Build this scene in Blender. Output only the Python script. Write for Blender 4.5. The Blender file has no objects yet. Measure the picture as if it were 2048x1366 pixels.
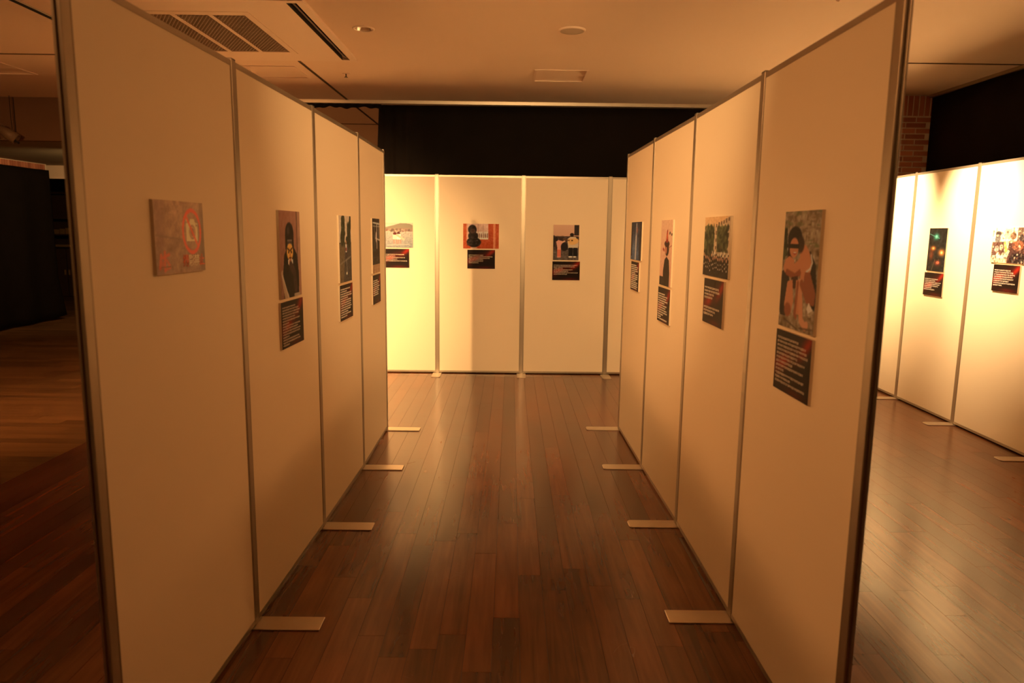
import bpy, bmesh, math, random
import numpy as np
from mathutils import Matrix, Vector

random.seed(7)
rng = np.random.default_rng(11)
sc = bpy.context.scene
C = sc.collection
PI = math.pi

# ------------------------------------------------------------------ camera
CAM_H, YAW, PIT, ROL, FPX = 1.4932, 0.003135, 0.15298, -0.012994, 1429.8
def _cam_rot():
    c, s = math.cos(YAW), math.sin(YAW); A = Matrix(((c, -s, 0), (s, c, 0), (0, 0, 1)))
    c, s = math.cos(PIT), math.sin(PIT); B = Matrix(((1, 0, 0), (0, c, -s), (0, s, c)))
    c, s = math.cos(ROL), math.sin(ROL); D = Matrix(((c, 0, -s), (0, 1, 0), (s, 0, c)))
    return D @ B @ A
_R = _cam_rot()
right, fwd, up = _R[0], _R[1], _R[2]
cam = bpy.data.cameras.new('camera')
cam.sensor_width = 36.0
cam.lens = FPX / 2048 * 36
cam.clip_end = 60
cam.dof.use_dof = True
cam.dof.focus_distance = 4.4
cam.dof.aperture_fstop = 3.2
camo = bpy.data.objects.new('camera', cam)
C.objects.link(camo)
camo.matrix_world = Matrix(((right[0], up[0], -fwd[0], 0), (right[1], up[1], -fwd[1], 0),
                            (right[2], up[2], -fwd[2], CAM_H), (0, 0, 0, 1)))
sc.camera = camo

# ------------------------------------------------------------------ world, view
w = bpy.data.worlds.new('world'); sc.world = w; w.use_nodes = True
w.node_tree.nodes['Background'].inputs[0].default_value = (1.0, 0.5, 0.2, 1)
w.node_tree.nodes['Background'].inputs[1].default_value = 0.0
sc.view_settings.view_transform = 'Standard'
sc.view_settings.look = 'None'
sc.view_settings.gamma = 1.0
sc.view_settings.use_curve_mapping = False
sc.view_settings.exposure = 0.07
sc.cycles.diffuse_bounces = 8
sc.cycles.max_bounces = 12

# ------------------------------------------------------------------ lights
DIM = (1.0, 0.425, 0.13)       # dimmed lamps are redder
HOT = (1.0, 0.57, 0.22)
WHITE = (1.0, 0.64, 0.30)
# (place of the lamp, aim, watts, cone degrees, blend, colour, label)
SPOTS = [
    ((-1.72, 2.05, 2.72), (-1.92, 7.43, 0.75), 2000, 42, 1.0, HOT, 'white ceiling spotlight left of the left row, aimed at the back row'),
    ((-1.68, 0.30, 2.72), (0.86, 1.10, 0.45), 55, 95, 1.0, DIM, 'white ceiling spotlight left of the left row, nearest the rear wall'),
    ((-1.68, 1.60, 2.72), (0.86, 2.70, 0.40), 85, 95, 1.0, DIM, 'white ceiling spotlight left of the left row, turned to the right row'),
    ((-1.68, 3.55, 2.72), (0.86, 4.50, 0.60), 100, 95, 1.0, DIM, 'white ceiling spotlight left of the left row, nearest the back row'),
    ((1.65, 1.40, 2.72), (-0.93, 2.00, 0.50), 45, 110, 1.0, DIM, 'added white fill spotlight right of the right row, nearer the rear wall'),  # added lamp, brightens the left row from across the aisle
    ((1.65, 3.90, 2.72), (-0.93, 4.50, 0.80), 55, 110, 1.0, DIM, 'added white fill spotlight right of the right row, nearer the back row'),  # second added lamp washing the left row
    ((0.00, 0.90, 2.72), (0.10, 7.43, 0.70), 740, 56, 1.0, HOT, 'added white fill spotlight above the middle of the aisle'),  # added fill for the back row and aisle, no known source
    ((2.52, 6.62, 2.72), (3.60, 6.72, 1.60), 860, 55, 1.0, WHITE, 'white ceiling spotlight nearest the right corner'),
    ((2.52, 5.50, 2.72), (3.57, 5.50, 1.60), 860, 55, 1.0, WHITE, 'second white ceiling spotlight from the right corner'),
    ((2.12, 3.70, 2.72), (3.54, 4.30, 1.62), 650, 44, 1.0, WHITE, 'third white ceiling spotlight from the right corner'),
    ((2.52, 3.25, 2.72), (3.52, 3.25, 1.62), 450, 50, 1.0, WHITE, 'fourth white ceiling spotlight from the right corner'),
    ((-2.60, 3.60, 2.72), (-2.6, 7.43, 1.1), 1500, 56, 1.0, DIM, 'added white fill spotlight over the left side area'),  # added so the hidden panels bounce light to the left ceiling
    ((1.75, 3.60, 2.72), (2.55, 7.43, 1.3), 1200, 42, 1.0, HOT, 'added white fill spotlight aimed at the hidden part of the back row'),  # added for bounce onto the ceiling at the right and back
    ((-3.90, 3.40, 2.72), (-5.0, 7.0, 0.0), 360, 95, 1.0, DIM, 'added white fill spotlight turned to the far left corner'),  # added to lift the dark floor and beam on the left
    ((-4.60, 9.30, 2.30), (-8.0, 12.0, 1.8), 130, 120, 1.0, HOT, 'white spotlight under the lower soffit on the left'),
    ((-3.30, -0.90, 2.72), (-3.40, -2.40, 1.35), 130, 55, 1.0, HOT, 'added white fill spotlight aimed at the rear wall'),  # added so the near post's end face reflects a lit wall
    ((-3.40, 10.50, 2.72), (-2.4, 9.6, 0.0), 420, 120, 1.0, HOT, 'added white fill spotlight behind the long black curtain'),  # added to brighten the ceiling seen past the curtain's free edge
]

# ------------------------------------------------------------------ helpers
def tag(o, label=None, cat=None, group=None, kind=None):
    if label: o['label'] = label
    if cat: o['category'] = cat
    if group: o['group'] = group
    if kind: o['kind'] = kind
    return o

def link(o, parent=None):
    C.objects.link(o)
    if parent is not None: o.parent = parent
    return o

def empty(name, loc, rz=0.0):
    o = bpy.data.objects.new(name, None); C.objects.link(o)
    o.empty_display_size = 0.1
    o.location = loc; o.rotation_euler = (0, 0, rz)
    return o

class MB:
    def __init__(self): self.v = []; self.f = []
    def box(self, x0, x1, y0, y1, z0, z1):
        b = len(self.v)
        self.v += [(x0, y0, z0), (x1, y0, z0), (x1, y1, z0), (x0, y1, z0), (x0, y0, z1), (x1, y0, z1), (x1, y1, z1), (x0, y1, z1)]
        self.f += [tuple(b + i for i in q) for q in ((3, 2, 1, 0), (4, 5, 6, 7), (0, 1, 5, 4), (1, 2, 6, 5), (2, 3, 7, 6), (3, 0, 4, 7))]
        return self
    def obox(self, c, ax, ay, az):     # oriented box: centre and three half-vectors
        c, ax, ay, az = map(Vector, (c, ax, ay, az)); b = len(self.v)
        for sz in (-1, 1):
            for sx, sy in ((-1, -1), (1, -1), (1, 1), (-1, 1)):
                self.v.append(tuple(c + ax * sx + ay * sy + az * sz))
        self.f += [tuple(b + i for i in q) for q in ((3, 2, 1, 0), (4, 5, 6, 7), (0, 1, 5, 4), (1, 2, 6, 5), (2, 3, 7, 6), (3, 0, 4, 7))]
        return self
    def prism(self, pts, z0, z1):      # polygon (counter-clockwise, x y) pulled from z0 to z1
        b = len(self.v); n = len(pts)
        self.v += [(p[0], p[1], z0) for p in pts] + [(p[0], p[1], z1) for p in pts]
        self.f.append(tuple(b + n - 1 - i for i in range(n))); self.f.append(tuple(b + n + i for i in range(n)))
        for i in range(n):
            j = (i + 1) % n; self.f.append((b + i, b + j, b + n + j, b + n + i))
        return self
    def lathe(self, prof, cx=0, cy=0, n=28):   # profile of (r, z), open
        b = len(self.v)
        for r, z in prof:
            for k in range(n):
                a = 2 * PI * k / n; self.v.append((cx + r * math.cos(a), cy + r * math.sin(a), z))
        for i in range(len(prof) - 1):
            for k in range(n):
                k2 = (k + 1) % n
                self.f.append((b + i * n + k, b + i * n + k2, b + (i + 1) * n + k2, b + (i + 1) * n + k))
        return self
    def tube(self, pts, r, n=8):
        pts = [Vector(p) for p in pts]; b = len(self.v)
        for i, p in enumerate(pts):
            d = (pts[min(i + 1, len(pts) - 1)] - pts[max(i - 1, 0)]).normalized()
            a = d.orthogonal().normalized(); c = d.cross(a)
            for k in range(n):
                t = 2 * PI * k / n; self.v.append(tuple(p + (a * math.cos(t) + c * math.sin(t)) * r))
        for i in range(len(pts) - 1):
            for k in range(n):
                k2 = (k + 1) % n; self.f.append((b + i * n + k, b + i * n + k2, b + (i + 1) * n + k2, b + (i + 1) * n + k))
        self.f.append(tuple(b + n - 1 - k for k in range(n))); e = b + (len(pts) - 1) * n
        self.f.append(tuple(e + k for k in range(n)))
        return self
    def mesh(self, name, mat=None, smooth=False):
        m = bpy.data.meshes.new(name); m.from_pydata(self.v, [], self.f)
        if mat: m.materials.append(mat)
        if smooth:
            m.polygons.foreach_set('use_smooth', [True] * len(m.polygons))
        m.update(); return m
    def build(self, name, mat, parent=None, smooth=False):
        return link(bpy.data.objects.new(name, self.mesh(name, mat, smooth)), parent)

def bevel(o, wd=0.002, seg=2):
    md = o.modifiers.new('bevel', 'BEVEL'); md.width = wd; md.segments = seg; md.limit_method = 'ANGLE'
    return o

def s2l(c):
    c = np.asarray(c, float)
    return np.where(c <= 0.04045, c / 12.92, ((c + 0.055) / 1.055) ** 2.4)

# ------------------------------------------------------------------ materials
def nodes(name):
    m = bpy.data.materials.new(name); m.use_nodes = True
    nt = m.node_tree
    return m, nt, nt.nodes['Principled BSDF']

def plain(name, col, rough=0.5, metal=0.0, spec=0.5, var=0.0, scale=6.0, bump=0.0, bscale=60.0):
    m, nt, p = nodes(name)
    p.inputs['Base Color'].default_value = (*col, 1); p.inputs['Roughness'].default_value = rough
    p.inputs['Metallic'].default_value = metal; p.inputs['Specular IOR Level'].default_value = spec
    tc = nt.nodes.new('ShaderNodeTexCoord')
    if var:
        nz = nt.nodes.new('ShaderNodeTexNoise'); nz.inputs['Scale'].default_value = scale; nz.inputs['Detail'].default_value = 4
        nt.links.new(tc.outputs['Object'], nz.inputs['Vector'])
        mx = nt.nodes.new('ShaderNodeMix'); mx.data_type = 'RGBA'
        mx.inputs['A'].default_value = (*[c * (1 - var) for c in col], 1); mx.inputs['B'].default_value = (*[min(1, c * (1 + var)) for c in col], 1)
        nt.links.new(nz.outputs['Fac'], mx.inputs['Factor']); nt.links.new(mx.outputs['Result'], p.inputs['Base Color'])
    if bump:
        nb = nt.nodes.new('ShaderNodeTexNoise'); nb.inputs['Scale'].default_value = bscale; nb.inputs['Detail'].default_value = 3
        nt.links.new(tc.outputs['Object'], nb.inputs['Vector'])
        bp = nt.nodes.new('ShaderNodeBump'); bp.inputs['Strength'].default_value = bump; bp.inputs['Distance'].default_value = 0.004
        nt.links.new(nb.outputs['Fac'], bp.inputs['Height']); nt.links.new(bp.outputs['Normal'], p.inputs['Normal'])
    return m

def wood_floor(name, tone_attr, c0, c1, along='Y', rough=0.205):
    """planks: one tone per plank (object random or the face value 'tone'), long grain, small scratches"""
    m, nt, p = nodes(name); L = nt.links.new; N = nt.nodes.new
    if tone_attr:
        at = N('ShaderNodeAttribute'); at.attribute_name = 'tone'; tone = at.outputs['Fac']
    else:
        oi = N('ShaderNodeObjectInfo'); tone = oi.outputs['Random']
    geo = N('ShaderNodeNewGeometry')
    mp = N('ShaderNodeMapping'); mp.inputs['Scale'].default_value = (24, 1.5, 1) if along == 'Y' else (1.5, 24, 1)
    off = N('ShaderNodeCombineXYZ'); mu = N('ShaderNodeMath'); mu.operation = 'MULTIPLY'; mu.inputs[1].default_value = 37.0
    L(tone, mu.inputs[0]); L(mu.outputs[0], off.inputs[2]); L(off.outputs[0], mp.inputs['Location'])
    L(geo.outputs['Position'], mp.inputs['Vector'])
    g = N('ShaderNodeTexNoise'); g.inputs['Scale'].default_value = 1.0; g.inputs['Detail'].default_value = 4; g.inputs['Roughness'].default_value = 0.55
    g.inputs['Distortion'].default_value = 0.6
    L(mp.outputs[0], g.inputs['Vector'])
    b = N('ShaderNodeTexNoise'); b.inputs['Scale'].default_value = 2.3; b.inputs['Detail'].default_value = 3
    L(geo.outputs['Position'], b.inputs['Vector'])
    def math_(op, a, bb):
        n = N('ShaderNodeMath'); n.operation = op
        for i, v in enumerate((a, bb)):
            if isinstance(v, (int, float)): n.inputs[i].default_value = v
            else: L(v, n.inputs[i])
        return n.outputs[0]
    t = math_('ADD', math_('MULTIPLY', tone, 0.34), math_('ADD', math_('MULTIPLY', g.outputs['Fac'], 0.75), math_('MULTIPLY', b.outputs['Fac'], 0.35)))
    r = N('ShaderNodeMapRange'); r.inputs['From Min'].default_value = 0.42; r.inputs['From Max'].default_value = 1.12
    L(t, r.inputs['Value'])
    mx = N('ShaderNodeMix'); mx.data_type = 'RGBA'; mx.inputs['A'].default_value = (*c0, 1); mx.inputs['B'].default_value = (*c1, 1)
    L(r.outputs[0], mx.inputs['Factor'])
    # thin pale scratches with a shape of their own
    sp = N('ShaderNodeMapping'); sp.inputs['Scale'].default_value = (1.3, 1.0, 1); sp.inputs['Rotation'].default_value = (0, 0, 0.9)
    L(geo.outputs['Position'], sp.inputs['Vector'])
    wv = N('ShaderNodeTexNoise'); wv.inputs['Scale'].default_value = 1.5; wv.inputs['Detail'].default_value = 2; wv.inputs['Distortion'].default_value = 2.2
    L(sp.outputs[0], wv.inputs['Vector'])
    ab = math_('ABSOLUTE', math_('SUBTRACT', wv.outputs['Fac'], 0.5), 0)
    ln = math_('LESS_THAN', ab, 0.0006)
    bk = math_('GREATER_THAN', b.outputs['Fac'], 0.60)
    sm = math_('MULTIPLY', math_('MULTIPLY', ln, bk), 0.25)
    mx2 = N('ShaderNodeMix'); mx2.data_type = 'RGBA'; L(sm, mx2.inputs['Factor']); L(mx.outputs['Result'], mx2.inputs['A'])
    mx2.inputs['B'].default_value = (0.30, 0.20, 0.13, 1)
    L(mx2.outputs['Result'], p.inputs['Base Color'])
    rr = N('ShaderNodeMapRange'); rr.inputs['To Min'].default_value = rough - 0.03; rr.inputs['To Max'].default_value = rough + 0.06
    L(b.outputs['Fac'], rr.inputs['Value']); L(rr.outputs[0], p.inputs['Roughness'])
    bp = N('ShaderNodeBump'); bp.inputs['Strength'].default_value = 0.012; bp.inputs['Distance'].default_value = 0.001
    L(g.outputs['Fac'], bp.inputs['Height']); L(bp.outputs['Normal'], p.inputs['Normal'])
    p.inputs['Specular IOR Level'].default_value = 0.72
    return m

M = {}
M['board'] = plain('white_laminate', (0.80, 0.705, 0.565), 0.5, spec=0.4, var=0.02, scale=1.6)
M['alu'] = plain('aluminium', (0.38, 0.33, 0.27), 0.38, metal=0.8, var=0.05, scale=3)
M['alu_dark'] = plain('aluminium_groove', (0.18, 0.16, 0.14), 0.5, metal=1.0)
M['steel'] = plain('foot_steel', (0.60, 0.52, 0.43), 0.30, metal=0.75, var=0.12, scale=14)
M['ceil'] = plain('ceiling_paint', (0.84, 0.68, 0.55), 0.85, spec=0.2, var=0.03, scale=1.2)
M['ceil_metal'] = plain('painted_metal', (0.84, 0.68, 0.55), 0.5, spec=0.4)
M['track'] = plain('ceiling_track', (0.20, 0.14, 0.09), 0.5)
M['rail'] = plain('curtain_rail_metal', (0.85, 0.78, 0.68), 0.35, metal=0.6)
M['black'] = plain('black_cloth', (0.0080, 0.0058, 0.0052), 0.8, spec=0.12, var=0.3, scale=5, bump=0.3, bscale=300)
M['dark'] = plain('dark_cavity', (0.012, 0.009, 0.007), 0.8)
M['wall'] = plain('wall_paint', (0.45, 0.36, 0.27), 0.8, spec=0.2, var=0.05, scale=2)
M['wall_brown'] = plain('brown_board', (0.17, 0.10, 0.06), 0.7, spec=0.3, var=0.15, scale=3)
M['soffit'] = plain('grey_board', (0.42, 0.37, 0.27), 0.8, spec=0.2, var=0.12, scale=2)
M['mortar'] = plain('mortar', (0.74, 0.64, 0.52), 0.9, spec=0.1, bump=0.4, bscale=120)
M['foam'] = plain('foam_board_edge', (0.62, 0.52, 0.40), 0.7)
M['chrome'] = plain('reflector', (0.95, 0.90, 0.82), 0.26, metal=1.0)
M['grille'] = plain('grille_plastic', (0.40, 0.30, 0.22), 0.6)
M['cabinet'] = plain('dark_wood', (0.055, 0.028, 0.016), 0.5, var=0.3, scale=8)
M['brass'] = plain('brass', (0.72, 0.45, 0.16), 0.35, metal=0.7)
M['ink'] = plain('white_ink', (0.78, 0.72, 0.66), 0.5)
M['ink_red'] = plain('red_ink', (0.80, 0.16, 0.10), 0.45)
M['ink_cream'] = plain('cream_ink', (0.95, 0.90, 0.78), 0.45)
M['floor_piece'] = wood_floor('plank_wood', False, (0.052, 0.0160, 0.0048), (0.255, 0.082, 0.026))
M['floor_rest'] = wood_floor('plank_wood_rest', True, (0.052, 0.0160, 0.0048), (0.255, 0.082, 0.026))
M['floor_side'] = wood_floor('side_wood', True, (0.10, 0.052, 0.022), (0.28, 0.145, 0.062), along='X', rough=0.28)
M['joint'] = plain('floor_joint', (0.018, 0.009, 0.005), 0.7)

def print_material(name='photo_print', rough=0.5, spec=0.1):
    m, nt, p = nodes(name)
    at = nt.nodes.new('ShaderNodeAttribute'); at.attribute_name = 'ink'
    nt.links.new(at.outputs['Color'], p.inputs['Base Color'])
    p.inputs['Roughness'].default_value = rough; p.inputs['Specular IOR Level'].default_value = spec
    return m
M['print'] = print_material()
M['gloss_print'] = print_material('gloss_print', 0.3, 0.5)
def brick_material():
    m, nt, p = nodes('brick')
    oi = nt.nodes.new('ShaderNodeObjectInfo'); mx = nt.nodes.new('ShaderNodeMix'); mx.data_type = 'RGBA'
    mx.inputs['A'].default_value = (0.36, 0.13, 0.08, 1); mx.inputs['B'].default_value = (0.62, 0.26, 0.16, 1)
    nt.links.new(oi.outputs['Random'], mx.inputs['Factor']); nt.links.new(mx.outputs['Result'], p.inputs['Base Color'])
    p.inputs['Roughness'].default_value = 0.85
    return m
M['brick'] = brick_material()

# ================================================================== SETTING
HC = 2.90
# --- floor: planks 0.1 x 0.9 along y between x = -2.95 and 4.25; the area left of that is laid the other way
FX0, FX1, FY0, FY1 = -2.95, 4.25, -2.4, 12.5
PW, PL = 0.10, 0.91
fb = MB().box(FX0, FX1, FY0, FY1, -0.05, -0.003)
floor = fb.build('floor', M['joint']); tag(floor, 'glossy dark brown plank floor of the gallery', kind='structure')
def in_view(x, y):
    """about how large the plank at x, y shows: near things in the frame, not hidden behind the panels"""
    if y < 1.9: return 0
    v = _R @ Vector((x, y, -CAM_H)); px = 1024 + FPX * v[0] / v[1]; py = 683 - FPX * v[2] / v[1]
    if not (-40 < px < 2090 and 600 < py < 1420): return 0
    if y > 7.42: return 0
    def cut(x0, y0, x1, y1):      # does the sight line cross this wall?
        d = x * (y1 - y0) - y * (x1 - x0)
        if abs(d) < 1e-9: return False
        t = (x0 * (y1 - y0) - y0 * (x1 - x0)) / d
        if not 0 < t < 0.99: return False
        s = ((x * t - x0) * (x1 - x0) + (y * t - y0) * (y1 - y0)) / ((x1 - x0) ** 2 + (y1 - y0) ** 2)
        return 0 < s < 1
    if cut(-0.968, 1.63, -0.915, 5.25) or cut(0.885, 1.71, 0.84, 5.33) or cut(3.62, 7.4, 3.49, 2.9): return 0
    return 1.0 / y ** 2
plank_list = []
ncol = int(round((FX1 - FX0) / PW))
for i in range(ncol):
    x0 = FX0 + i * PW
    yoff = FY0 - PL * random.random()
    y = yoff
    while y < FY1:
        a, b = max(y, FY0), min(y + PL, FY1)
        if b - a > 0.02:
            plank_list.append((x0, a, b, max(in_view(x0 + 0.05, yy) for yy in (a + .05, (a + b) / 2, b - .05)), random.random()))
        y += PL
plank_list.sort(key=lambda t: -t[3])
G = 0.0006
def plank_mesh(name, wd, ln, mat):
    return MB().box(G, wd - G, G, ln - G, -0.003, 0.0).mesh(name, mat)
full = plank_mesh('plank', PW, PL, M['floor_piece'])
n_ind = 0
rest = MB(); tones = []
for (x0, a, b, s, t) in plank_list:
    if s > 0 and n_ind < 300:
        me = full if abs(b - a - PL) < 1e-4 else plank_mesh('plank', PW, b - a, M['floor_piece'])
        o = bpy.data.objects.new('plank', me); link(o, floor); o.location = (x0, a, 0); n_ind += 1
    else:
        rest.box(x0 + G, x0 + PW - G, a + G, b - G, -0.003, 0.0); tones += [t] * 6
ro = rest.build('plank_field', M['floor_rest'], floor); tag(ro, kind='stuff')
at = ro.data.attributes.new('tone', 'FLOAT', 'FACE'); at.data.foreach_set('value', tones)
# side floor
sf = MB().box(-10.5, FX0, FY0, 15.2, -0.05, -0.003).build('floor', M['joint']); tag(sf, 'paler plank floor left of the gallery, laid crosswise', kind='structure')
sp = MB(); tones = []
y = FY0
while y < 15.2:
    x = -10.5 - 0.9 * random.random()
    while x < FX0:
        a, b = max(x, -10.5), min(x + 0.9, FX0)
        if b - a > 0.02:
            sp.box(a + G, b - G, y + G, min(y + 0.1, 15.2) - G, -0.003, 0.0); tones += [random.random()] * 6
        x += 0.9
    y += 0.1
so = sp.build('plank_field', M['floor_side'], sf); tag(so, kind='stuff')
at = so.data.attributes.new('tone', 'FLOAT', 'FACE'); at.data.foreach_set('value', tones)

# --- ceiling with recesses and track slots
VENTS = [(-4.96, -4.50), (-2.39, -1.93), (0.20, 0.655)]
VY = (6.58, 7.05)
DL = (-1.065, 5.35); SPK = (0.411, 5.312)
holes = [(a, b, VY[0], VY[1]) for a, b in VENTS]
holes += [(-3.165, -1.345, 4.74, 6.20), (-1.832, -1.806, 6.37, 12.5), (-10.5, -3.24, 6.238, 6.262), (2.45, 4.25, 6.130, 6.156),
          (DL[0] - .05, DL[0] + .05, DL[1] - .05, DL[1] + .05), (-1.806, 0.0, 9.98, 10.03), (-4.2, -1.832, 9.98, 10.03)]
xs = sorted({-10.5, 4.35} | {h[0] for h in holes} | {h[1] for h in holes})
ys = sorted({-2.4, 8.28, 12.5} | {h[2] for h in holes} | {h[3] for h in holes})
cb = MB()
for a, b in zip(xs, xs[1:]):
    run = None
    for c, d in zip(ys, ys[1:]):
        cx, cy = (a + b) / 2, (c + d) / 2
        solid = not any(h[0] < cx < h[1] and h[2] < cy < h[3] for h in holes)
        if solid: run = (run[0] if run else c, d)
        if run and (not solid or d == ys[-1]):
            cb.box(a, b, run[0], run[1], HC, HC + 0.03)
        if not solid: run = None
ceiling = cb.build('ceiling', M['ceil']); tag(ceiling, 'cream painted gallery ceiling', kind='structure')
MB().box(-10.5, 4.35, -2.4, 12.5, HC + 0.20, HC + 0.24).build('ceiling_void', M['dark'], ceiling)
def track(x0, x1, y0, y1, along):
    e = MB(); t = 0.003
    e.box(x0, x1, y0, y1, HC + 0.016, HC + 0.02)
    if along == 'y':
        e.box(x0, x0 + t, y0, y1, HC - 0.004, HC + 0.02).box(x1 - t, x1, y0, y1, HC - 0.004, HC + 0.02)
    else:
        e.box(x0, x1, y0, y0 + t, HC - 0.004, HC + 0.02).box(x0, x1, y1 - t, y1, HC - 0.004, HC + 0.02)
    return e.build('ceiling_track', M['track'], ceiling)
track(-1.832, -1.806, 6.37, 12.5, 'y'); track(-10.5, -3.24, 6.238, 6.262, 'x'); track(2.45, 4.25, 6.130, 6.156, 'x')
track(-1.806, 0.0, 9.98, 10.03, 'x'); track(-4.2, -1.832, 9.98, 10.03, 'x')

# --- walls
def wall(name, args, mat, label):
    return tag(MB().box(*args).build(name, mat), label, kind='structure')
wall('wall_right', (4.35, 4.5, -2.4, 8.3, 0, 3.1), M['wall'], 'right wall behind the black curtain')
wall('wall_rear', (-10.5, 4.5, -2.6, -2.4, 0, 3.1), M['wall'], 'wall behind the camera')
wall('wall_left', (-10.7, -10.5, -2.6, 15.4, 0, 3.1), M['wall_brown'], 'left outer wall')
wall('wall_back', (-4.2, 4.5, 12.5, 12.7, 0, 3.1), M['wall'], 'back wall beyond the black curtain')
wall('wall_far', (-10.5, -4.2, 15.2, 15.4, 0, 3.1), M['wall_brown'], 'dark far wall of the room on the left')
# dropped beam and lower soffit on the left
bm_ = tag(MB().box(-10.5, -4.2, 8.28, 8.36, 2.43, HC).build('trim_1', M['wall_brown']), 'dark boarded beam face below the ceiling on the left', kind='structure')
for xx in (-5.56, -6.47, -4.65):
    MB().box(xx - 0.004, xx + 0.004, 8.276, 8.281, 2.44, HC - 0.005).build('joint_strip', M['dark'], bm_)
sof = tag(MB().box(-10.5, -4.2, 8.36, 15.2, 2.43, 2.47).build('ceiling', M['soffit']), 'lower grey soffit beyond the beam on the left', kind='structure')
wl = tag(MB().box(-7.42, -7.27, 8.36, 11.45, 2.30, 2.43).build('trim_2', M['mortar']), 'dim brick band above the black curtain on the left', kind='structure')
bk = MB().box(-0.0235, 0.0235, -0.006, 0.006, -0.055, 0.055)
bkm = MB().box(-0.006, 0.006, -0.0235, 0.0235, -0.056, 0.056).mesh('brick', M['brick'])
for k in range(54):
    o = bpy.data.objects.new('brick', bkm); link(o, wl); o.location = (-7.268, 8.39 + k * 0.0565, 2.365)
hd = tag(MB().box(-10.4, -4.2, 11.62, 11.74, 2.235, 2.43).box(-10.4, -4.2, 11.605, 11.62, 2.225, 2.245).build('trim_3', M['ceil']), 'pale header board under the lower soffit', kind='structure')
wall('wall_side', (-4.2, -4.1, 8.36, 12.5, 0, 3.1), M['wall'], 'side wall beyond the beam')

# --- brick pier, right
pier = tag(MB().box(3.30, 4.35, 7.4985, 8.30, 0, HC).build('wall_pier', M['mortar']), 'brick pier in the right corner, a soldier course on top', kind='structure')
sm_ = MB().box(-0.0225, 0.0225, -0.008, 0.006, -0.097, 0.097).mesh('brick', M['brick'])
k = 0
x = 3.33
while x < 4.33:
    o = bpy.data.objects.new('brick', sm_); link(o, pier); o.location = (x, 7.503, 2.797); x += 0.0575
st_ = MB().box(-0.098, 0.098, -0.008, 0.006, -0.0215, 0.0215).mesh('brick', M['brick'])
row = 0
z = 2.662
while z > 1.7:
    x = 3.36 + (0.1045 if row % 2 else 0.0)
    while x < 4.25:
        o = bpy.data.objects.new('brick', st_); link(o, pier)
        o.location = (x, 7.503 + random.uniform(-.0015, .0015), z); x += 0.209
    z -= 0.0553; row += 1

# ================================================================== PARTITION PANELS
H, T = 2.049, 0.019
PWD = 0.036                       # post width along the row
Lj = [(-0.9745, 1.645), (-0.9471, 2.5327), (-0.9259, 3.4429), (-0.9103, 4.3572), (-0.9152, 5.2464)]          # near -> far
Rj = [(0.8403, 5.3279), (0.8524, 4.4237), (0.8698, 3.5161), (0.8764, 2.6143), (0.8840, 1.7305)]             # far -> near
Fj = [(-3.4145, 7.3980), (-2.5301, 7.4068), (-1.6457, 7.4155), (-0.7613, 7.4241), (0.1223, 7.4326), (1.0068, 7.4418), (1.8912, 7.4506), (2.7756, 7.4594), (3.56, 7.467)]
Sj = [(3.6188, 7.405), (3.5941, 6.495), (3.5694, 5.5905), (3.5447, 4.686), (3.520, 3.7815), (3.4953, 2.877)]   # far -> near

def frame_of(a, b):
    """middle, length and angle of a panel whose front runs a -> b as seen from the front, left to right"""
    mx, my = (a[0] + b[0]) / 2, (a[1] + b[1]) / 2
    return mx, my, math.hypot(b[0] - a[0], b[1] - a[1]), math.atan2(b[1] - a[1], b[0] - a[0])

def panel(a, b, label, group):
    mx, my, ln, ang = frame_of(a, b)
    w2 = ln / 2 - PWD / 2 - 0.0012
    r = empty('partition_panel', (mx, my, 0), ang); tag(r, label, 'partition', group)
    MB().box(-w2 + 0.004, w2 - 0.004, 0.002, T - 0.002, 0.030, H - 0.018).build('board', M['board'], r)
    MB().box(-w2, w2, 0, T, H - 0.018, H).build('top_rail', M['alu'], r)
    MB().box(-w2, w2, 0, T, 0.012, 0.030).build('bottom_rail', M['alu'], r)
    for s in (-1, 1):
        MB().box(*sorted((s * w2, s * (w2 - 0.004))), 0, T, 0.030, H - 0.018).build('side_rail', M['alu'], r)
    return r

def post(p, ang, label, group, foot=True, rounded=False, both=True, ln=0.245):
    r = empty('support_post', (p[0], p[1], 0), ang); tag(r, label, 'post', group)
    a, g, d = PWD / 2, 0.004, 0.006
    y0, y1 = -0.001, T + 0.001; ym = (y0 + y1) / 2
    prof = [(-a, y0), (a, y0), (a, ym - g), (a - d, ym - g), (a - d, ym + g), (a, ym + g), (a, y1), (-a, y1),
            (-a, ym + g), (-a + d, ym + g), (-a + d, ym - g), (-a, ym - g)]
    o = MB().prism(prof, 0.006, H + 0.004).build('post', M['alu'], r)
    bevel(o, 0.0012, 1)
    cap = MB().box(-a, a, y0, y1, H + 0.004, H + 0.008).build('cap', M['alu_dark'], r)
    if foot:
        hw = 0.046
        y_near, y_far = -ln, (T + ln if both else T)
        if rounded:
            c = 0.02; pts = []
            for (cx, cy, a0) in ((-hw + c, y_near + c, PI), (hw - c, y_near + c, 1.5 * PI), (hw - c, y_far - c, 0), (-hw + c, y_far - c, .5 * PI)):
                for q in range(4): t = a0 + q * PI / 6; pts.append((cx + c * math.cos(t), cy + c * math.sin(t)))
        else:
            pts = [(-hw, y_near), (hw, y_near), (hw, y_far), (-hw, y_far)]
        f = MB().prism(pts, 0.0, 0.006).build('foot_plate', M['steel'], r); bevel(f, 0.0015, 1)
    return r

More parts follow.
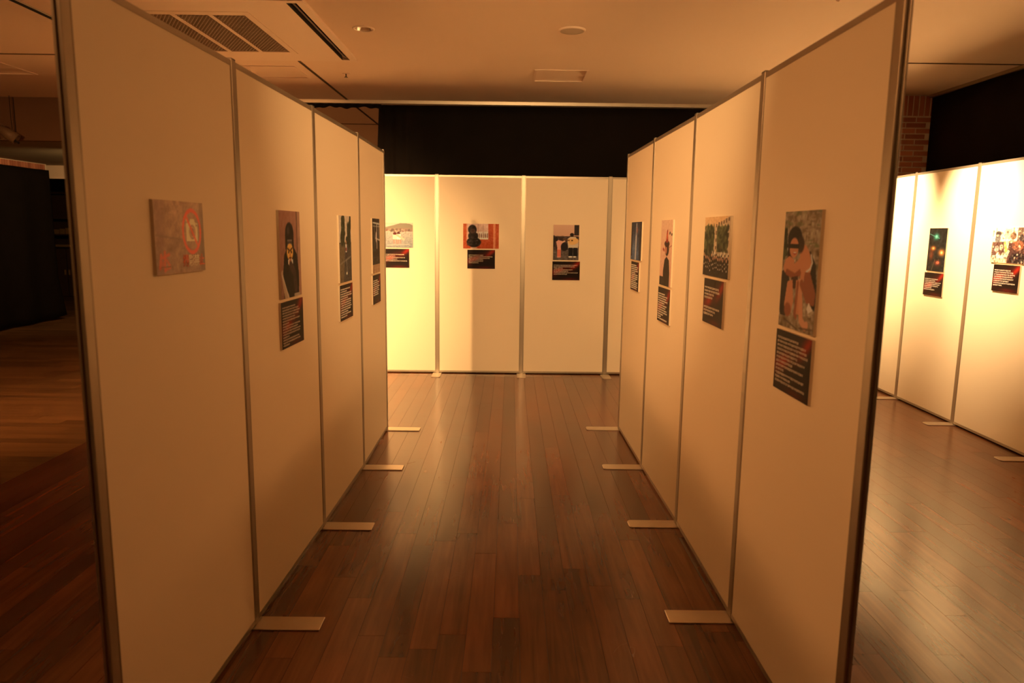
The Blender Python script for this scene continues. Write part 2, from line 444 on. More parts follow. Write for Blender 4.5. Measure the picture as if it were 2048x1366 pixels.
ang_L = PI / 2; ang_R = -PI / 2
Lp = ['white partition panel nearest in the left row, carrying the no-photography sign',
      'second white panel from the camera in the left row, under the photo of a masked figure',
      'third white panel from the camera in the left row, under the photo of a tree-lined road',
      'farthest white panel of the left row']
for k in range(4): panel(Lj[k], Lj[k + 1], Lp[k], 'panels of the left row')
Rp = ['farthest white panel of the right row, with the blue photo on it',
      'third white panel from the camera in the right row, with the photo of a lone dark figure on it',
      'second white panel from the camera in the right row, with the photo of a parade on it',
      'white panel nearest in the right row, with the photo of two people hugging on it']
for k in range(4): panel(Rj[k], Rj[k + 1], Rp[k], 'panels of the right row')
Fp = ['white panel of the back row hidden behind the left row, outermost', 'white panel of the back row hidden behind the left row, second from its end',
      'brightest lit white panel of the back row, with the seaside photo on it',
      'white panel of the back row with the orange photo on it', 'white panel of the back row with the guitar player photo on it',
      'white panel of the back row just left of the right row, no photo in view', 'white panel of the back row hidden behind the right row',
      'white panel of the back row in the right corner']
for k in range(8): panel(Fj[k], Fj[k + 1], Fp[k], 'panels of the back row')
Sp = ['white panel at the far end of the brightly lit right-hand wall', 'brightly lit white panel on the right with the dark night photo on it',
      'brightly lit white panel on the right with the crowded room photo on it', 'white panel of the right-hand wall beyond the frame, fourth from the corner',
      'white panel of the right-hand wall nearest to the camera']
for k in range(5): panel(Sj[k], Sj[k + 1], Sp[k], 'panels of the right-hand wall')

nm = ['nearest', 'second nearest', 'third nearest', 'fourth nearest', 'farthest']
for k, p in enumerate(Lj):
    post(p, ang_L, 'aluminium post with square foot plate, %s in the left row' % nm[k] if k < 4 else 'aluminium post with foot plate at the far end of the left row', 'posts of the left row')
for k, p in enumerate(Rj):
    kk = 4 - k
    post(p, ang_R, 'aluminium post with foot plate, %s in the right row' % nm[kk] if kk < 4 else 'aluminium post with rounded foot plate at the far end of the right row', 'posts of the right row', rounded=(kk > 1))
pl = ['at its hidden left end', 'second from its left end', 'left of the seaside photo', 'between the seaside photo and the orange photo', 'between the orange photo and the guitar player photo',
      'right of the guitar player photo', 'hidden behind the right row', 'second from its right end', 'in the right corner']
for k, p in enumerate(Fj[:-1]):
    post(p, 0.01, 'aluminium post in the back row, ' + pl[k], 'posts of the back row', rounded=True, both=False, ln=0.225)
pl = ['in the corner', 'left of the dark night photo', 'between the dark night photo and the crowded room photo', 'right of the crowded room photo', 'beyond the frame', 'nearest to the camera']
for k, p in enumerate(Sj[0:]):
    post(p, ang_R - 0.027, 'aluminium post in the right-hand wall, ' + pl[k], 'posts of the right-hand wall', rounded=True, both=False, ln=0.215, foot=(k > 0))

# ================================================================== PRINTS
class Cv:
    """a small painter: picture coordinates 0..1, y down"""
    def __init__(s, w_, h_, bg):
        s.w, s.h = w_, h_
        s.a = np.ones((h_, w_, 3)) * (np.array(bg) / 255.0)
        yy, xx = np.mgrid[0:h_, 0:w_]; s.x = (xx + .5) / w_; s.y = (yy + .5) / h_
    def put(s, m, col):
        m = np.clip(m, 0, 1)[..., None]; s.a = s.a * (1 - m) + m * (np.array(col) / 255.0); return s
    def vgrad(s, y0, y1, c0, c1):
        t = np.clip((s.y - y0) / (y1 - y0), 0, 1)[..., None]; m = ((s.y >= y0) & (s.y <= y1))[..., None]
        s.a = np.where(m, (np.array(c0) * (1 - t) + np.array(c1) * t) / 255.0, s.a); return s
    def rect(s, x0, y0, x1, y1, col, al=1.0): return s.put(((s.x >= x0) & (s.x <= x1) & (s.y >= y0) & (s.y <= y1)) * al, col)
    def ell(s, cx, cy, rx, ry, col, soft=0.12, ang=0.0, al=1.0):
        dx, dy = s.x - cx, s.y - cy; c, q = math.cos(ang), math.sin(ang)
        u, v = (dx * c + dy * q) / rx, (-dx * q + dy * c) / ry
        return s.put(np.clip((1 - np.sqrt(u * u + v * v)) / soft + .5, 0, 1) * al, col)
    def glow(s, cx, cy, rx, ry, col, al=1.0, ang=0.0):
        dx, dy = s.x - cx, s.y - cy; c, q = math.cos(ang), math.sin(ang)
        u, v = (dx * c + dy * q) / rx, (-dx * q + dy * c) / ry
        return s.put(np.exp(-(u * u + v * v)) * al, col)
    def poly(s, pts, col, al=1.0):
        ins = np.zeros(s.x.shape, bool); n = len(pts)
        for i in range(n):
            (x0, y0), (x1, y1) = pts[i], pts[(i + 1) % n]
            if y0 == y1: continue
            c = ((y0 > s.y) != (y1 > s.y)) & (s.x < (x1 - x0) * (s.y - y0) / (y1 - y0) + x0); ins ^= c
        return s.put(ins * al, col)
    def limb(s, pts, wd, col, al=1.0):
        asp = s.h / s.w
        for (x0, y0), (x1, y1) in zip(pts, pts[1:]):
            dx, dy = x1 - x0, (y1 - y0) * asp; L2 = dx * dx + dy * dy + 1e-9
            t = np.clip(((s.x - x0) * dx + (s.y - y0) * asp * dy) / L2, 0, 1)
            d = np.hypot(s.x - x0 - t * dx, (s.y - y0) * asp - t * dy)
            s.put(np.clip((wd - d) / 0.012 + .5, 0, 1) * al, col)
        return s
    def noise(s, amt, cell=3, y0=0, y1=1, x0=0, x1=1):
        gh, gw = s.h // cell + 2, s.w // cell + 2
        g = rng.normal(0, 1, (gh, gw)); yi = np.arange(s.h) / cell; xi = np.arange(s.w) / cell
        yf, xf = yi.astype(int), xi.astype(int); ty, tx = (yi - yf)[:, None], (xi - xf)[None, :]
        f = (g[yf][:, xf] * (1 - tx) + g[yf][:, xf + 1] * tx) * (1 - ty) + (g[yf + 1][:, xf] * (1 - tx) + g[yf + 1][:, xf + 1] * tx) * ty
        f *= 1.4
        m = ((s.y >= y0) & (s.y <= y1) & (s.x >= x0) & (s.x <= x1))
        s.a = np.clip(s.a + (f * m * amt / 255.0)[..., None], 0, 1); return s
    def specks(s, n, x0, y0, x1, y1, rx, ry, cols, al=1.0):
        for _ in range(n):
            s.ell(x0 + (x1 - x0) * rng.random(), y0 + (y1 - y0) * rng.random(), rx * (.6 + .8 * rng.random()), ry * (.6 + .8 * rng.random()),
                  cols[int(rng.integers(len(cols)))], .4, 0, al)
        return s

def paint(kind):
    P = (72, 100); Ls = (100, 72)
    if kind == 'masked':
        c = Cv(*P, (168, 112, 92)).vgrad(0, 1, (172, 116, 96), (150, 104, 86))
        c.rect(.80, 0, .86, 1, (120, 82, 66)).rect(.86, 0, 1, 1, (176, 128, 104))
        c.poly([(.14, 1), (.12, .72), (.20, .50), (.34, .42), (.66, .42), (.80, .50), (.88, .72), (.86, 1)], (20, 14, 16))
        c.ell(.47, .27, .20, .135, (24, 17, 20)); c.rect(.27, .27, .66, .44, (24, 17, 20))
        c.ell(.42, .23, .06, .05, (78, 56, 52), .8, 0, .7)
        c.rect(.36, .335, .58, .40, (120, 104, 98)); c.rect(.36, .355, .58, .375, (70, 60, 60))
        c.ell(.47, .47, .15, .095, (236, 176, 84), .1)
        c.limb([(.36, .43), (.45, .455)], .016, (70, 36, 14)).limb([(.58, .43), (.49, .455)], .016, (70, 36, 14))
        c.ell(.41, .475, .035, .014, (60, 32, 14)).ell(.54, .475, .035, .014, (60, 32, 14))
        c.ell(.475, .51, .03, .02, (196, 128, 58)).ell(.475, .54, .07, .012, (96, 42, 20))
        c.poly([(.37, .56), (.45, .55), (.42, .62), (.38, .61)], (236, 222, 208)).poly([(.52, .55), (.60, .56), (.60, .61), (.55, .62)], (236, 222, 208))
        c.ell(.47, .60, .06, .05, (182, 116, 84))
        c.limb([(.50, .63), (.66, .72), (.70, .9)], .075, (62, 40, 36))
        c.poly([(.03, .70), (.10, .66), (.14, .80), (.40, 1), (.18, 1)], (196, 164, 136)).limb([(.10, .74), (.34, .99)], .02, (222, 196, 170))
        c.rect(.62, .965, .92, 1, (190, 166, 142)); c.noise(4, 4)
    elif kind == 'road':
        c = Cv(*P, (206, 182, 160)).vgrad(0, .45, (214, 184, 158), (216, 196, 176)).rect(0, .40, 1, 1, (88, 78, 70))
        c.poly([(.0, .42), (.45, .42), (.30, 1), (0, 1)], (112, 92, 68)); c.poly([(.52, .41), (.66, .41), (1, .62), (1, 1), (.36, 1)], (70, 64, 60))
        for (x, y, w_, h_) in ((.34, .20, .13, .24), (.22, .34, .12, .12), (.80, .30, .15, .20), (.92, .10, .08, .12), (.60, .38, .07, .07)):
            c.ell(x, y, w_, h_, (38, 46, 30), .25)
        c.specks(60, .18, .02, .48, .44, .03, .03, [(30, 38, 24), (52, 58, 36), (80, 80, 52)], .7).specks(50, .66, .12, .96, .44, .03, .03, [(28, 34, 24), (56, 60, 40)], .7)
        c.limb([(.50, .44), (.56, .52)], .02, (232, 222, 210)); c.ell(.55, .40, .045, .028, (176, 132, 104)); c.rect(.50, .43, .61, .55, (214, 196, 184)); c.rect(.50, .48, .60, .53, (150, 62, 56))
        c.rect(.51, .55, .55, .66, (60, 52, 52)).rect(.56, .55, .60, .66, (60, 52, 52))
        c.limb([(.57, .66), (.60, .86)], .018, (180, 166, 150), .7).ell(.58, .87, .05, .02, (236, 226, 212))
        c.limb([(.05, .72), (.95, .62)], .02, (150, 136, 118), .6); c.noise(7, 2)
    elif kind == 'posts':
        c = Cv(*P, (58, 48, 44)).vgrad(0, .7, (44, 40, 40), (26, 22, 22))
        c.rect(0, .82, 1, 1, (188, 142, 104)); c.poly([(.0, .76), (.45, .70), (.6, .80), (1, .74), (1, .84), (0, .84)], (34, 30, 26))
        c.limb([(.08, .08), (.98, .10)], .02, (206, 196, 184)).limb([(.1, .14), (.98, .15)], .012, (160, 150, 140))
        c.limb([(.60, .12), (.60, .54)], .03, (226, 214, 202)).limb([(.85, .12), (.85, .40)], .02, (190, 178, 166))
        c.limb([(.40, .36), (.98, .40)], .018, (216, 202, 186)).limb([(.3, .12), (.3, .38)], .012, (150, 140, 130))
        c.ell(.52, .34, .10, .10, (226, 198, 182), .3, 0, .9); c.rect(.05, .40, .45, .60, (40, 46, 44)); c.noise(9, 3)
    elif kind == 'hug':
        c = Cv(90, 130, (150, 128, 104)).noise(16, 3).noise(10, 7)
        c.specks(120, 0, 0, 1, .45, .06, .012, [(176, 152, 124), (118, 98, 78), (104, 108, 72)], .6)
        c.poly([(0, .18), (.1, .16), (.12, .38), (0, .40)], (42, 52, 36)); c.specks(25, 0, .16, .12, .40, .03, .02, [(30, 40, 26), (70, 78, 50)])
        c.rect(0, .86, 1, 1, (140, 118, 92)).noise(20, 4, .84, 1)
        skin, sh, dk = (206, 134, 98), (150, 84, 58), (24, 20, 22)
        c.poly([(0, .52), (.18, .48), (.26, .60), (.20, .90), (.04, .90), (0, .84)], (34, 26, 26))
        c.poly([(.58, .36), (.78, .33), (.94, .44), (1.0, .64), (.98, .80), (.80, .78), (.70, .55)], dk)            # dark top, right figure
        c.ell(.66, .40, .18, .10, skin, .1, .5); c.limb([(.80, .36), (.84, .42), (.80, .47), (.70, .50)], .014, (226, 214, 200))
        c.poly([(.66, .50), (.80, .50), (.98, .66), (.96, .76), (.80, .76), (.66, .62)], sh)
        c.ell(.33, .235, .20, .105, dk, .12); c.rect(.14, .22, .30, .40, dk); c.ell(.50, .28, .10, .07, (52, 34, 30), .3)
        c.ell(.32, .31, .125, .085, skin, .1); c.rect(.19, .28, .47, .315, (10, 9, 10)); c.ell(.35, .355, .055, .011, (170, 62, 52)); c.ell(.35, .352, .04, .005, (236, 220, 206))
        c.poly([(.08, .42), (.20, .38), (.36, .41), (.36, .52), (.30, .56), (.14, .54)], skin)
        c.limb([(.12, .48), (.34, .50), (.54, .44)], .07, skin).limb([(.16, .52), (.40, .55), (.56, .50)], .04, sh)
        c.limb([(.52, .42), (.62, .50), (.60, .56)], .05, skin)
        c.poly([(.30, .56), (.48, .54), (.50, .64), (.34, .66)], (64, 36, 30))
        c.poly([(.20, .60), (.34, .58), (.40, .76), (.34, .88), (.22, .90), (.14, .80)], skin); c.ell(.25, .84, .10, .06, sh, .3)
        c.poly([(.44, .58), (.60, .58), (.58, .86), (.48, .86)], skin); c.limb([(.54, .60), (.60, .74), (.64, .88)], .055, (214, 146, 110)); c.limb([(.50, .60), (.47, .84)], .03, sh)
        c.limb([(.64, .90), (.76, .945), (.80, .93)], .05, (216, 152, 118)); c.limb([(.46, .86), (.50, .885)], .03, sh)
        c.poly([(.82, .74), (.94, .80), (.82, .83), (.78, .80)], (232, 214, 198)); c.limb([(.60, .60), (.78, .72)], .05, sh)
        c.limb([(.2, .93), (.55, .985)], .012, (70, 54, 42), .7); c.limb([(.62, .97), (.95, .955)], .012, (70, 54, 42), .7)
    elif kind == 'parade':
        c = Cv(*Ls, (226, 176, 124)).vgrad(0, .5, (232, 178, 122), (222, 182, 140))
        c.poly([(.40, .18), (.98, .0), (1, .0), (1, .62), (.30, .66), (.38, .40)], (206, 172, 136))
        for r_ in range(4):
            for q in range(6):
                x0 = .46 + q * .09; y0 = .12 + r_ * .12 - q * .018
                c.rect(x0, y0, x0 + .05, y0 + .06, (120, 92, 70))
        c.ell(.20, .42, .20, .24, (40, 48, 30), .3); c.ell(.72, .38, .20, .20, (36, 44, 28), .3)
        c.specks(110, .02, .16, .40, .64, .035, .045, [(24, 32, 20), (54, 62, 38), (92, 92, 54)], .8).specks(110, .53, .18, .92, .58, .035, .045, [(24, 32, 20), (54, 62, 38), (92, 92, 54)], .8)
        c.limb([(.68, .5), (.68, .66)], .014, (70, 50, 36)).limb([(.22, .5), (.22, .68)], .014, (70, 50, 36))
        c.rect(.36, .58, .98, .70, (176, 150, 120)); c.specks(24, .36, .60, .98, .70, .02, .03, [(84, 66, 54), (220, 200, 172)])
        c.rect(0, .66, 1, 1, (26, 21, 22))
        for q in range(16):
            x0 = .03 + q * .063 + .012 * rng.normal(); y0 = .68 + .02 * rng.normal()
            c.ell(x0, y0, .02, .035, (190, 138, 108), .3); c.ell(x0, y0 - .035, .022, .018, (30, 24, 24)); c.rect(x0 - .028, y0 + .04, x0 + .028, y0 + .22, (18, 15, 18)); c.ell(x0, y0 + .10, .008, .012, (216, 196, 170)); c.ell(x0 + .02, y0 + .17, .012, .014, (206, 182, 160))
        c.noise(6, 2)
    elif kind == 'lone':
        c = Cv(*P, (226, 168, 138)).vgrad(0, 1, (232, 182, 150), (220, 160, 132))
        c.poly([(.34, 1), (.30, .78), (.40, .60), (.56, .55), (.78, .60), (.86, .78), (.86, 1)], (34, 24, 22)); c.rect(0, .86, .4, 1, (40, 30, 28))
        c.ell(.58, .44, .17, .10, (50, 30, 26), .15); c.ell(.50, .45, .08, .06, (188, 112, 84), .3)
        c.ell(.56, .36, .22, .05, (58, 26, 22)); c.poly([(.46, .34), (.52, .16), (.60, .14), (.66, .34)], (150, 44, 32)); c.ell(.56, .25, .06, .05, (206, 92, 60), .4)
        c.limb([(.34, .46), (.24, .44)], .03, (160, 60, 40)); c.limb([(.70, .42), (.98, .38)], .008, (150, 96, 76))
        c.ell(.78, .20, .05, .025, (60, 44, 40)).ell(.94, .22, .05, .022, (60, 44, 40)); c.noise(4, 3)
    elif kind == 'blue':
        c = Cv(*Ls, (40, 54, 84)).vgrad(0, 1, (36, 48, 74), (52, 68, 98)).noise(9, 5)
        c.glow(.30, .70, .22, .28, (116, 136, 168), .8).glow(.60, .82, .30, .2, (96, 116, 150), .7)
        c.limb([(.52, .12), (.50, .45), (.46, .98)], .07, (176, 168, 176), .8); c.limb([(.50, .4), (.50, .95)], .035, (214, 206, 206), .8)
        c.ell(.58, .22, .07, .08, (150, 96, 92), .4); c.rect(.80, 0, 1, 1, (20, 24, 36), .8).rect(0, 0, .12, .9, (24, 30, 44), .7); c.noise(8, 2)
    elif kind == 'seaside':
        c = Cv(*Ls, (226, 214, 190)).vgrad(0, .3, (206, 186, 158), (224, 204, 176))
        c.poly([(.2, .20), (.48, .10), (.66, .02), (.9, .04), (1, .10), (1, .34), (.2, .34)], (140, 124, 104)); c.poly([(0, .26), (1, .20), (1, .36), (0, .36)], (150, 122, 104))
        c.specks(60, 0, .26, 1, .40, .03, .03, [(104, 86, 74), (188, 160, 134), (130, 90, 82)], .8)
        c.vgrad(.38, 1, (176, 162, 146), (138, 134, 130)); c.noise(7, 2, .38, 1)
        c.ell(.50, .44, .05, .06, (96, 40, 36)).ell(.60, .42, .045, .055, (88, 40, 36))
        c.rect(.44, .48, .56, .66, (236, 200, 176)).rect(.55, .46, .66, .66, (244, 226, 208)); c.limb([(.56, .5), (.74, .66)], .03, (224, 176, 146))
        for x0 in (.46, .53, .58, .64): c.rect(x0, .66, x0 + .03, .84, (216, 128, 110))
        c.limb([(.3, .9), (.9, .86)], .015, (190, 178, 160), .6)
    elif kind == 'orange':
        c = Cv(*Ls, (196, 84, 44)).vgrad(0, 1, (206, 92, 50), (186, 72, 34))
        c.rect(.14, .0, .70, .62, (222, 176, 156)); c.rect(.34, .32, .70, .60, (232, 206, 184)); c.rect(.34, .58, .70, .62, (240, 226, 206))
        for q in range(6): c.ell(.40 + q * .055, .48, .018, .10, (150, 110, 96))
        c.limb([(.42, 0), (.42, .5)], .006, (180, 130, 112)).limb([(.56, 0), (.56, .5)], .006, (180, 130, 112))
        c.rect(.70, 0, .84, .72, (190, 78, 42)); c.rect(.84, .0, .90, 1, (226, 138, 96)); c.rect(.90, 0, 1, 1, (196, 82, 44)); c.rect(.1, .0, .14, .7, (226, 160, 130))
        c.ell(.26, .24, .12, .19, (44, 32, 28), .15); c.ell(.28, .50, .14, .18, (40, 30, 28), .15); c.ell(.30, .74, .20, .20, (34, 26, 24), .15); c.ell(.27, .30, .07, .09, (84, 56, 46), .5)
        c.specks(18, .14, .5, .46, .9, .03, .04, [(70, 54, 48), (24, 18, 18)], .6); c.ell(.30, .97, .10, .03, (216, 170, 140)); c.noise(5, 3)
    elif kind == 'guitar':
        c = Cv(*P, (214, 164, 136)).vgrad(0, .32, (224, 172, 142), (214, 160, 130))
        c.rect(.80, 0, 1, .30, (52, 42, 40)); c.rect(0, .32, 1, .70, (70, 50, 44)); c.rect(0, .70, 1, 1, (96, 80, 72)).noise(9, 3, .3, 1)
        c.rect(0, .30, .06, .62, (30, 24, 26)); c.ell(.12, .40, .06, .06, (40, 28, 28)); c.ell(.30, .40, .06, .045, (60, 40, 36))
        c.ell(.72, .28, .08, .05, (40, 28, 26)); c.poly([(.55, .40), (.66, .34), (.86, .34), (.98, .46), (.96, .66), (.58, .66)], (216, 186, 156))
        c.ell(.78, .47, .20, .09, (232, 176, 108), .1, -.15); c.ell(.66, .45, .10, .06, (226, 168, 100), .1); c.ell(.73, .44, .035, .02, (50, 30, 22)); c.limb([(.62, .44), (.40, .40)], .022, (110, 70, 44))
        c.rect(.60, .64, .76, .88, (26, 22, 26)); c.rect(.78, .64, .94, .88, (26, 22, 26)); c.ell(.68, .90, .08, .02, (226, 206, 186)).ell(.84, .90, .06, .02, (216, 196, 176))
        c.poly([(.12, .48), (.20, .43), (.34, .46), (.36, .58), (.30, .62), (.30, .92), (.16, .92), (.16, .62)], (226, 158, 136)); c.rect(.16, .70, .30, .90, (216, 110, 84)); c.limb([(.34, .50), (.44, .46)], .03, (226, 170, 140))
        c.ell(.44, .62, .14, .12, (36, 28, 30), .2)
    elif kind == 'night':
        c = Cv(*P, (26, 24, 22)).noise(5, 5)
        c.glow(.42, .20, .14, .07, (60, 150, 120), .9).glow(.42, .20, .05, .03, (150, 226, 190), .9); c.limb([(.04, .14), (.60, .24)], .012, (90, 150, 130), .7)
        c.glow(.30, .47, .13, .05, (226, 120, 44), .9).glow(.78, .56, .16, .07, (230, 128, 50), .95).glow(.78, .56, .05, .03, (255, 210, 140)).glow(.30, .47, .04, .02, (255, 200, 130))
        c.glow(.22, .62, .12, .12, (120, 50, 26), .8).glow(.60, .80, .16, .06, (150, 60, 40), .8); c.ell(.62, .79, .08, .03, (190, 90, 66), .6)
        c.limb([(.3, .98), (.46, .72)], .01, (120, 90, 60), .7); c.specks(14, 0, .55, 1, 1, .02, .02, [(96, 56, 36), (60, 60, 50)], .7)
    elif kind == 'room':
        c = Cv(*Ls, (214, 186, 146)).noise(12, 6)
        c.rect(0, .0, 1, .38, (226, 202, 164)); c.rect(.10, .02, .12, .36, (150, 116, 84)).rect(.38, .06, .56, .34, (196, 168, 128)).rect(.60, .0, .64, .5, (170, 134, 98))
        c.rect(.74, 0, 1, .5, (112, 84, 66)); c.ell(.18, .18, .09, .07, (70, 56, 50)); c.ell(.17, .32, .08, .13, (104, 92, 84)); c.ell(.62, .24, .09, .1, (120, 84, 60)); c.ell(.90, .30, .10, .12, (64, 48, 44))
        c.poly([(.02, .42), (.38, .40), (.40, .78), (.02, .80)], (88, 56, 46)); c.poly([(.52, .44), (.96, .36), (1, 1), (.46, 1)], (72, 40, 34)); c.ell(.78, .50, .16, .14, (140, 78, 52), .3)
        c.ell(.16, .60, .07, .09, (176, 140, 124)); c.ell(.30, .56, .05, .08, (208, 176, 140)); c.limb([(.40, .44), (.46, .66)], .03, (232, 178, 70)); c.poly([(.40, .8), (.52, .62), (.56, .66), (.46, .98)], (196, 166, 130))
        c.ell(.22, .80, .06, .10, (236, 212, 160)); c.rect(0, .88, .5, 1, (226, 176, 130)); c.ell(.80, .86, .22, .16, (40, 26, 26), .3); c.specks(150, 0, .1, 1, 1, .022, .03, [(60, 40, 36), (236, 206, 160), (150, 96, 72), (104, 84, 70)], .6).noise(10, 2)
    return c.a

def caption_art(seed):
    r = np.random.default_rng(seed)
    c = Cv(64, 44, (22, 11, 12))
    c.glow(.84 + .06 * r.random(), .10 + .1 * r.random(), .34, .10, (170, 38, 26), .85, -.9)
    c.glow(.22 + .1 * r.random(), .46 + .1 * r.random(), .22, .12, (190, 36, 24), .85, -.5)
    c.glow(.08, .62, .12, .18, (120, 24, 22), .6); c.glow(.62, .94, .3, .08, (90, 20, 18), .7); c.glow(.5, .3, .4, .12, (80, 18, 16), .5, -.6)
    return c.a

def sign_art():
    c = Cv(120, 86, (150, 128, 118)).noise(8, 6).noise(6, 3)
    c.vgrad(0, 1, (158, 134, 120), (138, 116, 106)); c.noise(9, 7).noise(6, 2)
    c.glow(.10, .5, .10, .8, (120, 92, 92), .5); c.glow(.98, .6, .10, .6, (84, 70, 58), .7)
    c.limb([(.02, .47), (.5, .53)], .008, (104, 88, 80), .6)
    # red ring and bar, pale camera
    cx, cy, rx, ry = .735, .42, .205, .325
    u = np.sqrt(((c.x - cx) / rx) ** 2 + ((c.y - cy) / ry) ** 2)
    c.rect(.62, .30, .86, .56, (238, 220, 186)); c.poly([(.68, .30), (.71, .25), (.79, .25), (.82, .30)], (238, 220, 186)); c.rect(.62, .25, .66, .28, (238, 220, 186))
    c.ell(.745, .43, .068, .105, (146, 122, 110), .08); c.ell(.745, .43, .05, .076, (206, 184, 150), .1); c.ell(.745, .43, .042, .064, (140, 112, 102), .1); c.ell(.835, .335, .014, .02, (120, 98, 88))
    c.limb([(.62, .20), (.86, .64)], .016, (206, 78, 56), .9)
    c.put(((u > .82) & (u < 1.0)) * 0.95, (206, 74, 54))
    # red brush-like mark and small line, lower left
    c.limb([(.10, .74), (.07, .90)], .022, (186, 88, 74), .9).limb([(.17, .70), (.16, .94)], .02, (186, 88, 74), .9).limb([(.13, .77), (.25, .73)], .016, (186, 88, 74), .9)
    c.limb([(.20, .80), (.26, .90), (.17, .93)], .016, (186, 88, 74), .8); c.ell(.12, .86, .03, .05, (176, 84, 72), .5, 0, .8)
    return c.a

def print_mesh(name, art, wd, ht, gain=(0.85, 1.12, 1.55)):
    h_, w_ = art.shape[:2]
    X, Z = np.meshgrid(np.linspace(-wd / 2, wd / 2, w_), np.linspace(ht, 0, h_))
    v = np.stack([X, np.zeros_like(X), Z], -1).reshape(-1, 3)
    idx = np.arange(w_ * h_).reshape(h_, w_)
    f = np.stack([idx[1:, :-1], idx[1:, 1:], idx[:-1, 1:], idx[:-1, :-1]], -1).reshape(-1, 4)
    m = bpy.data.meshes.new(name); m.from_pydata(v.tolist(), [], f.tolist()); m.materials.append(M['print'])
    ca = m.attributes.new('ink', 'FLOAT_COLOR', 'POINT')
    lin = np.clip(s2l(art) * gain, 0, 0.9)
    col = np.concatenate([lin.reshape(-1, 3), np.ones((w_ * h_, 1))], 1).astype(np.float32)
    ca.data.foreach_set('color', col.ravel()); m.update(); return m

BT = 0.009
def board(name, x, y, zb, ang, wd, ht, art, label, cat, group, gain=(0.85, 1.12, 1.55)):
    """a mounted print: foam board with the printed sheet on its face; x, y is the middle of its back edge on the panel"""
    r = empty(name, (x, y, zb), ang); tag(r, label, cat, group)
    MB().box(-wd / 2, wd / 2, -BT, 0.0, 0, ht).build('backing_board', M['foam'], r)
    p = link(bpy.data.objects.new('print', print_mesh('print', art, wd, ht, gain)), r); p.location = (0, -BT - 0.0004, 0)
    return r

def lettering(parent, wd, ht, rows, top, left, pitch, size, seed):
    """rows of small unreadable characters, as short strokes"""
    r = random.Random(seed); mb = MB(); y0, y1 = -BT - 0.0011, -BT - 0.0006
    for i, ln in enumerate(rows):
        z = ht - top - i * pitch; x = -wd / 2 + left; end = x + ln * (wd - 2 * left)
        while ln > 0 and x < end:
            s = size * (0.8 + 0.2 * r.random()); st = size * 0.15
            for q in range(r.choice((2, 3, 3))):
                zz = z - s * (0.1 + 0.4 * q) - st * r.random(); a = x + s * 0.25 * r.random()
                mb.box(a, x + s * (0.7 + 0.25 * r.random()), y0, y1, zz - st / 2, zz + st / 2)
            for q in range(r.choice((1, 2))):
                a = x + s * (0.15 + 0.55 * r.random()); mb.box(a, a + st, y0, y1, z - s, z - s * 0.1 * r.random())
            x += size * 1.05
    return tag(mb.build('lettering', M['ink'], parent), kind='stuff')

def on_row(joints, y=None, x=None):
    for a, b in zip(joints, joints[1:]):
        if y is not None and min(a[1], b[1]) <= y <= max(a[1], b[1]):
            t = (y - a[1]) / (b[1] - a[1]); return a[0] + t * (b[0] - a[0]), y, math.atan2(b[1] - a[1], b[0] - a[0])
        if x is not None and min(a[0], b[0]) <= x <= max(a[0], b[0]):
            t = (x - a[0]) / (b[0] - a[0]); return x, a[1] + t * (b[1] - a[1]), math.atan2(b[1] - a[1], b[0] - a[0])

def hang(joints, at_, kind, name, label, ctxt, rows, portrait=True, cat_at=None, row_axis='y', seed=1, cw=0.285, ch=0.193, hi=1.565, size=0.0078, pitch=0.0128):
    wd, ht = (0.264, 0.360) if portrait else (0.366, 0.252)
    x, y, ang = on_row(joints, **{row_axis: at_})
    n = Vector((math.sin(ang), -math.cos(ang)))     # towards the viewer
    off = 0.002
    x -= n.x * off; y -= n.y * off
    zb = hi - ht
    board('photo_board', x, y, zb, ang, wd, ht, paint(kind), label, 'photo', 'photographs on the panels')
    x, y, ang = on_row(joints, **{row_axis: cat_at if cat_at is not None else at_})
    x -= n.x * off; y -= n.y * off
    c = board('caption_board', x, y, zb - 0.013 - ch, ang, cw, ch, caption_art(seed), ctxt, 'caption', 'black caption boards under the photographs', gain=(1, 1, 1))
    lettering(c, cw, ch, rows, 0.020, 0.014, pitch, size, seed)

B = 'black caption board with white text under the photo of '
hang(Lj, 3.035, 'masked', 'x', 'tall photo of a black-robed figure holding a pale mask, on the left row', B + 'the masked figure',
     [.62, .80, .86, .78, .60, .84, .3, .86, .74, .88, .84, .3, .80, .86, .3], seed=3, pitch=0.0112, size=0.0068)
hang(Lj, 3.965, 'road', 'x', 'tall photo of a person walking a road lined with dark trees', B + 'the tree-lined road',
     [.80, .5, .9, .92, .6, .88, .86, .84, .9, .8, .6, .84, .5], seed=4, pitch=0.0125, size=0.0075)
hang(Lj, 4.848, 'posts', 'x', 'tall dark photo with white posts, last on the left row', B + 'the white posts',
     [0, .6, .8, .7, .86, .74, .8, .66, .7], seed=5, pitch=0.0135, size=0.008)
hang(Rj, 2.172, 'hug', 'x', 'tall colour photo of two people hugging on the ground, nearest on the right row', B + 'the hugging pair',
     [.66, .90, .92, .96, .66, .90, .52, .84, .26, .90, .50, .92], seed=6, cat_at=2.176, cw=0.272)
hang(Rj, 3.045, 'parade', 'x', 'wide photo of uniformed people lined up under trees before a building', B + 'the parade',
     [0, .82, .86, .54, .46, 0, 0, .90, .66, .56], seed=7, portrait=False, cat_at=3.05, pitch=0.0142, size=0.0092)
hang(Rj, 3.965, 'lone', 'x', 'tall photo of a lone dark figure with a red headdress before a pink sky', B + 'the lone dark figure',
     [0, .6, .8, .74, .86, .6, .78, .7, .8, .84, .5, .3, .84], seed=8, cat_at=3.97)
